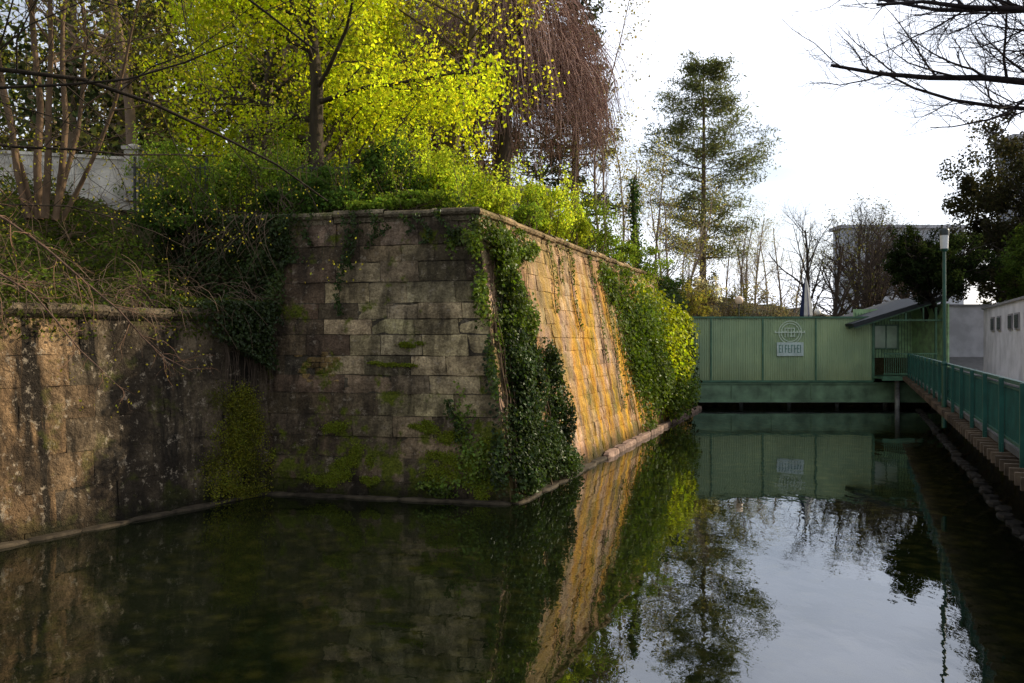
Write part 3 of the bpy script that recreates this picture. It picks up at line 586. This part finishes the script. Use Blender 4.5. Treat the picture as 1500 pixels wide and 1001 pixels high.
# ------------------------------------------------------------ green pavilion across the canal
y0=45.0
pav=empty('green_pavilion')
t=NT('painted_corrugated_metal'); n1=t.ramp(t.noise(.7,4,off=(0,0,3)),.35,.65); n2=t.ramp(t.noise(3,4,(1,1,.15)),.4,.65)
c=t.mix(n1,(.34,.46,.27),(.46,.58,.32)); c=t.mix(t.mth('MULTIPLY',n2,.3),c,(.22,.32,.18)); c=t.mix(t.mth('MULTIPLY',t.ramp(t.z(),1.4,2.6,True),t.mth('MULTIPLY',t.noise(2,4),.8)),c,(.22,.23,.10))
t.pbr(c,.45,None,.4); M_g=t.m
M_gd=simple('dark_green_paint',(.09,.20,.12),.45,.3,2,0,.4)
M_gf=simple('green_fascia',(.18,.29,.17),.55,.45,1.2,0,.4)
mb=MB(); x=9.0; prof_=[]
while x<19.0: prof_+=[(x,0),(x+.055,0),(x+.07,-.03),(x+.105,-.03)]; x+=.12
prof_.append((19.0,0)); n=len(prof_)
V=[(a,y0+b,1.45) for a,b in prof_]+[(a,y0+b,4.72) for a,b in prof_]; mb.add(V,[(i,i+1,n+i+1,n+i) for i in range(n-1)])
mb.obj('corrugated_front',[M_g],pav)
mb=MB()
for px in (10.48,13.2,16.0): mb.box((px,y0-.05,3.08),(.08,.06,3.3))
mb.box((14.0,y0-.03,4.77),(10.1,.16,.1)); mb.box((14.0,y0-.04,1.40),(10.05,.12,.11)); mb.box((19.03,y0-.03,3.1),(.12,.1,3.3)); mb.box((8.96,y0-.03,3.1),(.1,.1,3.3))
mb.obj('battens',[M_gd],pav)
mb=MB(); mb.box((15.9,y0+.10,.87),(14.0,.16,.96)); mb.box((15.9,y0+.0,.36),(14.0,.1,.12)); mb.box((15.9,y0+.0,1.28),(14.0,.1,.06))
for q in np.arange(9.5,22.5,2.1): mb.box((q,y0-.0,.82),(.06,.06,.86))
mb.obj('base_beam',[M_gf],pav)
mb=MB(); mb.box((14,y0+2.6,4.66),(10,4.9,.12)); mb.box((9.0,y0+2.6,3.1),(.08,4.9,3.1)); mb.obj('roof_deck',[simple('roof_felt',(.12,.13,.12),.9)],pav)
mb=MB(); mb.box((15.9,y0+4,.35),(14,7.5,.2))
for q in np.arange(9.8,23,2.6): mb.tube([(q,y0+1.2,-1),(q,y0+1.2,.5)],.12,8)
mb.tube([(20.16,y0-.35,-1),(20.16,y0-.35,1.6)],.13,10); mb.obj('piles',[simple('weathered_concrete',(.3,.3,.29),.9,.4,3,.4)],pav)
an=MB(); M_roof=simple('dark_roofing',(.035,.04,.045),.7,.3)
rd=nrm([4.9,0,1.52]); rn=nrm(np.cross(rd,[0,1,0])); rn=rn if rn[2]>0 else -rn
an.box((20.05,y0+2.2,5.12),(5.2,6.6,.14),0,(1,1,1),ax=(rd,(0,1,0),rn)); an.box((20.05,y0-1.13,5.10),(5.22,.05,.22),0,(1,1,1),ax=(rd,(0,1,0),rn))
for q in np.arange(-1,5.5,.8): an.box((20.05,y0+q,4.98),(5.0,.07,.14),1,(1,1,1),ax=(rd,(0,1,0),rn))
an.obj('shed_roof',[M_roof,M_gd],pav)
an=MB(); an.box((20.9,y0+2.5,3.5),(3.8,.08,3.6),0)
for q in np.arange(19.1,22.9,.16): an.box((q,y0+2.45,3.4),(.02,.03,3.4),1)
an.box((21.9,y0-.9,3.6),(.1,.1,3.9),1); an.box((22.28,y0+.5,3.5),(.08,3.9,3.9),0); an.box((21.0,y0+.6,1.62),(4.0,3.6,.1),1); an.box((21.0,y0-1.2,1.6),(4.0,.08,.22),1)
an.box((22.25,y0-1.1,3.7),(.12,.12,4.2),1)
an.box((20.9,y0-1.0,4.6),(2.9,.08,.08),1)
an.box((20.3,y0-1.0,4.9),(.07,.07,.55),1); an.box((21.2,y0-1.0,4.95),(.07,.07,.75),1)
an.obj('annex_walls',[simple('green_boards',(.45,.68,.36),.6,.3),M_gd],pav)
an=MB(); an.box((20.75,y0+2.38,3.75),(1.2,.06,1.3),0,(1,1,1)); an.obj('annex_glazing',[simple('window_glass',(.7,.85,.65),.15,.3,.8,0,.6)],pav)
an=MB()
for z in(3.12,4.4): an.box((20.75,y0+2.33,z),(1.36,.05,.07))
for q in(20.1,21.38,20.75): an.box((q,y0+2.325,3.75),(.06,.045,1.4))
an.obj('annex_window_frame',[simple('frame_paint',(.25,.4,.28),.5)],pav)
an=MB()
for q in np.arange(19.15,21.9,.11): an.box((q,y0-1.15,2.3),(.025,.025,1.1))
an.box((20.5,y0-1.15,2.87),(2.8,.06,.06)); an.box((20.5,y0-1.15,1.83),(2.8,.05,.05)); an.obj('annex_railing',[M_gd],pav)
sg=MB(); M_sg=simple('sign_paint',(.66,.78,.62),.5,.15,6)
cx,cz=14.65,3.98
for R0 in(.62,.50):
    a=np.linspace(0,2*math.pi,41); V=[]
    for q in a: V+=[(cx+R0*math.cos(q),y0-.075,cz+R0*math.sin(q)),(cx+(R0-.045)*math.cos(q),y0-.075,cz+(R0-.045)*math.sin(q))]
    sg.add(V,[(2*i,2*i+2,2*i+3,2*i+1) for i in range(40)])
sg.box((cx,y0-.07,cz),(1.5,.02,.05)); 
for q in(-.28,-.12,.05,.22): sg.box((cx+q,y0-.072,cz),(.05,.02,.5))
sg.box((cx-.02,y0-.074,cz+.22),(.45,.02,.04)); sg.box((cx+.12,y0-.074,cz-.2),(.3,.02,.04))
for i in range(9):
    if i!=4: sg.box((cx-.78+i*.19,y0-.077,cz+.03),(.07,.02,.12))
sg.obj('round_logo',[M_sg],pav)
sg=MB(); sg.box((cx,y0-.065,3.10),(1.4,.03,.72),0)
for i in range(8):
    x=cx-.58+i*.16; sg.box((x,y0-.09,3.12),(.035,.02,.42),1); 
    if i%2==0: sg.box((x+.055,y0-.093,3.31),(.09,.02,.035),1)
    if i%3!=1: sg.box((x+.055,y0-.093,3.12),(.09,.02,.035),1)
    if i%3==0: sg.box((x+.055,y0-.093,2.93),(.09,.02,.035),1)
sg.obj('name_board',[simple('board_paint',(.62,.74,.69),.5,.15,4),simple('letter_paint',(.15,.3,.24),.5)],pav)

def closed_umbrella(name,x,y,z):
    mb=MB(); k=10; prof=[(.05,2.25),(.13,1.9),(.22,1.3),(.30,.6),(.34,.15),(.28,0)]
    th=np.arange(k)*2*math.pi/k+.3
    for j in range(k):
        V=[]; 
        for r_,h_ in prof:
            for q in(0,1):
                a=th[j]+q*2*math.pi/k; rr=r_*(1.2 if (j+q)%2 else .85); V.append((x+rr*math.cos(a),y+rr*math.sin(a),z+h_))
        mb.add(V,[(2*i,2*i+1,2*i+3,2*i+2) for i in range(len(prof)-1)],0,(.025,.035,.09) if j%2 else (.75,.74,.7))
    mb.tube([(x,y,2.6),(x,y,z+2.35)],.035,8,0,(.5,.5,.48)); mb.lathe((x,y,z+2.2),[(.06,0),(.06,.12),(.01,.18)],8,0,(.3,.3,.35))
    mb.lathe((x,y,2.6),[(.35,0),(.35,.08),(.05,.12)],12,0,(.3,.3,.3))
    return mb.obj(name,[tinted('umbrella_cloth',.8,.15,3,.1)])
closed_umbrella('closed_parasol',17.2,50,4.9)
def globe_lamp(name,x,y,z,r,col):
    mb=MB(); a=np.linspace(-math.pi/2+.01,math.pi/2-.01,11); mb.lathe((x,y,z),[(r*math.cos(q),r*math.sin(q)) for q in a],18,0); mb.tube([(x,y,2.6),(x,y,z-r*.9)],.035,8,1); mb.lathe((x,y,z-r*1.15),[(.05,0),(.09,.06),(.08,.1)],10,1)
    return mb.obj(name,[simple('opal_glass',col,.3,.05),simple('lamp_post_paint',(.05,.07,.06),.5)])
globe_lamp('globe_lamp',12.9,48.5,5.85,.24,(.95,.72,.52)); globe_lamp('globe_lamp',18.25,51,5.25,.2,(.85,.82,.75)); globe_lamp('globe_lamp',24.1,56,5.2,.16,(.8,.8,.75))

# ------------------------------------------------------------ right bank
def D(y,off=0,z=0): return A3(railx(y)+nD[0]*off,y+nD[1]*off,z)
tx=np.append(tD,0); nx_=np.append(nD,0); Ltot=46; cy=21.0
bw=empty('boardwalk')
mb=MB(); mb.box(D(cy,1.75,1.82),(Ltot,3.6,.1),ax=(tx,nx_,(0,0,1))); mb.obj('paving',[simple('asphalt_path',(.10,.10,.095),.9,.3,2,.5)],bw)
mb=MB()
for y in np.arange(0,43.0,.42): mb.box(D(y,.45,1.66),(.09,1.5,.17),0,A3(.14,.10,.065)*R.uniform(.5,1.2),ax=(tx,nx_,(0,0,1)))
mb.box(D(cy,.02,1.80),(Ltot,.06,.12),0,(.12,.10,.07),ax=(tx,nx_,(0,0,1)))
for y in np.arange(1,43,2.2):
    p=D(y,.25,1.5); q=D(y,1.5,.55); mb.tube([p,q],.06,6,0,(.07,.05,.035))
mb.obj('joists',[tinted('weathered_timber',.85,.5,5,.4)],bw)
mb=MB(); mb.box(D(cy,1.75,.5),(Ltot,.3,2.5),ax=(tx,nx_,(0,0,1))); mb.obj('quay_wall',[simple('damp_brick',(.03,.026,.022),.85,.5,2,.7)],bw)
ed=MB(); u=0
while u<44:
    l=R.uniform(.45,.75); ed.rock(D(u,.5+R.normal(0,.03),-.03),(l*.8,.3,.16),0,A3(.03,.026,.022)*R.uniform(.6,1.4),ax=(tx,nx_,(0,0,1)),j=.12); u+=l
ed.obj('bank_stones',[tinted('wet_stone',.8,.4,6,.5)])
rl=MB(); ax3=(tx,nx_,(0,0,1))
for y in np.arange(1.0,42.6,.1): rl.box(D(y,-.03,2.39),(.022,.03,.82),ax=ax3)
for z,hh,ww in((2.88,.06,.08),(1.95,.05,.05),(2.78,.03,.04)): rl.box(D(cy+.3,-.03,z),(Ltot,ww,hh),ax=ax3)
for y in np.arange(.9,43,1.85): rl.box(D(y,-.1,2.30),(.07,.07,1.22),ax=ax3); rl.box(D(y,-.09,1.75),(.16,.03,.2),ax=ax3)
rl.obj('railing',[simple('teal_green_paint',(.016,.095,.07),.45,.3,3,0,.4)])
lp=MB(); lx,ly=D(22.75,-.16)[:2]; lz=1.2
lp.tube([(lx,ly,lz),(lx,ly,2.9)],.065,12,0); lp.tube([(lx,ly,2.9),(lx,ly,5.95)],[.05,.042],12,0); lp.lathe((lx,ly,2.86),[(.065,0),(.08,.03),(.08,.07),(.05,.11)],12)
lp.lathe((lx,ly,5.9),[(.045,0),(.10,.04),(.10,.08)],14,0); lp.lathe((lx,ly,5.98),[(.095,0),(.11,.36)],16,1); lp.lathe((lx,ly,6.34),[(.12,0),(.125,.12),(.11,.17),(.01,.19)],16,2)
lp.box((lx+.1,ly,2.2),(.25,.05,.05)); lp.box((lx+.1,ly,1.7),(.25,.05,.05))
lp.obj('street_lamp',[simple('lamp_green_paint',(.015,.085,.06),.4,.2,3,0,.5),simple('lamp_diffuser',(.75,.77,.77),.3,.1),simple('lamp_cap',(.05,.06,.06),.4)])
M_wh=simple('white_render',(.76,.74,.78),.9,.22,1.2,.3)
wb=MB(); wx=lambda y:5.7+.41*y
mid=20.0
wb.box((wx(mid)+.2,mid,3.4),(43.2,.35,3.2),0,ax=ax3)
wb.box((wx(mid)+.2,mid,5.04),(43.4,.5,.09),1,ax=ax3)
for y in(31.2,32.6,35.3,37.0,26,28):
    p=(wx(y)+.2-.19*nD[0],y-.19*nD[1],4.25); wb.box(p,(.95,.06,.62),1,ax=ax3); p=(wx(y)+.2-.215*nD[0],y-.215*nD[1],4.25); wb.box(p,(.8,.05,.48),2,ax=ax3)
M_gr=simple('grey_trim',(.3,.29,.3),.7,.2); M_wd=simple('dark_pane',(.06,.06,.075),.25,.3,2,0,.5)
wb.obj('white_boundary_wall',[M_wh,M_gr,M_wd])
wa=MB(); wa.box((24.4,47.3,3.7),(4.2,.4,3.5),0); wa.box((24.4,47.28,5.5),(4.3,.5,.1),1); wa.box((27.5,44.5,3.7),(.4,6,3.5),0); wa.obj('white_house_wall',[M_wh,M_gr])
sn=MB(); sn.box((23.3,47.05,4.2),(.6,.04,.55),0); 
for k in range(3): sn.box((23.3,47.02,4.33-.13*k),(.4,.012,.035),1)
sn.obj('info_sign',[simple('sign_blue',(.03,.05,.14),.4),simple('sign_white',(.7,.7,.7),.5)])
pth=MB(); pth.add([(20.6,42.6,1.878),(22.8,40,1.878),(27,47,2.65),(22.4,47,2.65)],[(0,1,2,3)]); pth.obj('footpath',[simple('paving_grey',(.26,.25,.25),.9,.15)])

def canopy(name,parts,size,base,seed,trunk,mat=None):
    rng=np.random.default_rng(seed); mb=MB()
    for (c,rad,n,clumps,csz) in parts:
        c=A3(*c); b=A3(*trunk); mb.tube([b,(b+c)/2+rng.normal(0,.2,3),c],[.2,.15,.07],8,0,A3(.05,.04,.03))
        for i in range(90):
            d_=nrm(rng.normal(0,1,3)+A3(0,0,.1)); s0=b+(c-b)*rng.uniform(.6,1); e_=c+d_*np.array(rad)*rng.uniform(.7,1.15); mb.tube([s0,(s0+e_)/2+rng.normal(0,.2,3),e_],[.05,.03,.008],4,0,A3(.06,.05,.04))
        blob(mb,c,rad,n,size,base,1,clumps,rng,csz=csz)
    return mb.obj(name,[M_bark,mat or M_leaf])
canopy('yew_tree',[((20.2,42,7.0),(1.9,1.9,1.5),9000,90,.2),((22.2,43,7.6),(2.0,2.0,1.6),9000,80,.2),((19.2,41.5,7.9),(1.0,1.2,1.2),2500,40,.22)],.13,(.024,.036,.014),201,(24.6,49,2.6))
canopy('holly_tree',[((30.0,49,11.4),(5.2,3.5,6.2),38000,190,.14),((28.2,48,8.0),(3.4,2.5,3.4),15000,90,.17)],.19,(.055,.052,.03),202,(30.5,49.5,2))
canopy('laurel_bush',[((27.0,43.5,7.6),(2.4,2.3,2.6),13000,80,.2)],.16,(.07,.105,.024),203,(27.2,43.5,2))
canopy('laurel_bush',[((26.2,39.0,6.9),(2.0,2.5,1.7),9000,70,.2)],.15,(.08,.12,.026),204,(26.4,39.0,2))
mbt=MB(); rng=np.random.default_rng(15); tips=[]
mbt.tube([(14.5,15.5,1.9),(14.3,15.5,5),(14.0,15.5,8),(13.8,15.6,12)],[.4,.34,.28,.15],10,0,A3(.05,.04,.035))
LR=dict(CFG,seg=[9,6,5,3],wander=[.10,.16,.2,.2],trop=[.04,.13,.10,.04],nch=[16,9,7,0],start=[.2,.1,.1,0],ratio=[(.28,.42),(.4,.65),(.35,.6),(0,0)],ang=[(30,60),(25,50),(25,55),(0,0)],sides=[7,5,3,3],rr=[.45,.6,.75,.6])
for p,dd,L,rr in [((14.2,15.5,8.7),(-1,0,-.30),8.2,.12),((14,15.5,9.2),(-1,.1,-.14),7.8,.10),((13.9,15.6,10.0),(-1,-.1,-.10),7.5,.09),((14.2,15.5,8.0),(-1,.2,-.18),7.2,.08),((14.1,15.5,8.9),(-1,-.25,-.24),6.8,.08),((13.9,15.6,9.6),(-1,.15,-.16),7.6,.08),((13.9,15.6,10.6),(-1,.0,-.16),7.8,.07)]:
    grow(mbt,rng,A3(*p),A3(*dd),L,rr,0,LR,tips,A3(.04,.03,.03))
mbt.obj('bare_tree',[M_bark])

# ------------------------------------------------------------ distant buildings
def block(name,x0,x1,y,z1,dep,col,floors,bays,z0=2.6,wc=(.34,.37,.43)):  # distance haze is painted in: pale, low-contrast wall and window colours
    e_=empty(name); mb=MB(); mb.box(((x0+x1)/2,y+dep/2,(z0+z1)/2),(x1-x0,dep,z1-z0)); mb.obj('walls',[simple(name+'_render',col,.85,.1,.3)],e_)
    r_=MB(); r_.box(((x0+x1)/2,y+dep/2,z1+.2),(x1-x0+.8,dep+.8,.4)); r_.obj('roof_edge',[simple('parapet',(.5,.5,.54),.8)],e_)
    g_=MB(); fr_=MB(); fh=(z1-z0)/floors; bwid=(x1-x0)/bays
    for f in range(floors):
        for b in range(bays):
            x=x0+(b+.5)*bwid; z=z0+(f+.52)*fh; g_.box((x,y-.03,z),(bwid*.62,.08,fh*.5)); fr_.box((x,y-.09,z),(.08,.06,fh*.5)); fr_.box((x,y-.06,z-fh*.28),(bwid*.7,.2,.1))
        for b in range(int(dep/3)):
            g_.box((x0-.03,y+1.5+b*3,z0+(f+.52)*fh),(.08,1.7,fh*.5))
    g_.obj('windows',[simple('hazed_window',wc,.25,.2,.3,0,.5)],e_); fr_.obj('window_frames',[simple('frames',(.5,.5,.53),.7,.2)],e_); return e_
block('apartment_building',39.5,54,102,17.0,3,(.64,.67,.74),5,9,wc=(.46,.50,.57))
block('tower_block',46.0,60,78,22.0,3,(.42,.43,.48),7,6,wc=(.22,.24,.29))

# ------------------------------------------------------------ light, sky, camera
az=math.atan2(.93,.365); el=math.radians(25)
sd=Vector((math.sin(az)*math.cos(el),math.cos(az)*math.cos(el),math.sin(el)))
sl=bpy.data.lights.new('sun','SUN'); sl.energy=5.0; sl.angle=math.radians(.5); sl.color=(1,.85,.62)
so=bpy.data.objects.new('sun',sl); so.rotation_euler=sd.to_track_quat('Z','Y').to_euler(); so.location=(40,20,40); scene.collection.objects.link(so)
W=bpy.data.worlds.new('World'); scene.world=W; W.use_nodes=True; nt=W.node_tree; nt.nodes.clear()
N_=nt.nodes.new; L=nt.links.new
o=N_('ShaderNodeOutputWorld'); bg=N_('ShaderNodeBackground'); sk=N_('ShaderNodeTexSky'); sk.sky_type='NISHITA'; sk.sun_disc=False
sk.sun_elevation=el; sk.sun_rotation=az; sk.air_density=1.0; sk.dust_density=2.0
tc=N_('ShaderNodeTexCoord'); mp=N_('ShaderNodeMapping'); mp.inputs['Scale'].default_value=(1,1,3.2); mp.inputs['Location'].default_value=(.3,.2,.1)
no=N_('ShaderNodeTexNoise'); no.inputs['Scale'].default_value=2.2; no.inputs['Detail'].default_value=4; no.inputs['Roughness'].default_value=.5
mr=N_('ShaderNodeMapRange'); mr.inputs[1].default_value=.36; mr.inputs[2].default_value=.62; mr.inputs[3].default_value=.3; mr.inputs[4].default_value=.95
# thin cloud is brighter on the sunward side of the sky
dp=N_('ShaderNodeVectorMath'); dp.operation='DOT_PRODUCT'; dp.inputs[1].default_value=(.52,.72,.46); L(tc.outputs['Generated'],dp.inputs[0])
gr=N_('ShaderNodeMapRange'); gr.inputs[1].default_value=0.2; gr.inputs[2].default_value=1.0; gr.interpolation_type='SMOOTHSTEP'; L(dp.outputs['Value'],gr.inputs[0])
cm=N_('ShaderNodeMix'); cm.data_type='RGBA'; cm.inputs[6].default_value=(5.8,6.0,6.5,1); cm.inputs[7].default_value=(13.0,13.6,15.2,1); L(gr.outputs[0],cm.inputs[0])
mx=N_('ShaderNodeMix'); mx.data_type='RGBA'; L(cm.outputs[2],mx.inputs[7])
L(tc.outputs['Generated'],mp.inputs[0]); L(mp.outputs[0],no.inputs[0]); L(no.outputs[0],mr.inputs[0]); L(mr.outputs[0],mx.inputs[0]); L(sk.outputs[0],mx.inputs[6]); L(mx.outputs[2],bg.inputs[0]); bg.inputs[1].default_value=.135; L(bg.outputs[0],o.inputs[0])
cam=bpy.data.cameras.new('camera'); cam.sensor_width=36; cam.lens=30; cam.clip_end=3000; cam.clip_start=.05
co=bpy.data.objects.new('camera',cam); co.location=(0,0,3.5); co.rotation_euler=(math.radians(90),0,0); scene.collection.objects.link(co); scene.camera=co
print('faces',sum(len(m.polygons) for m in bpy.data.meshes))
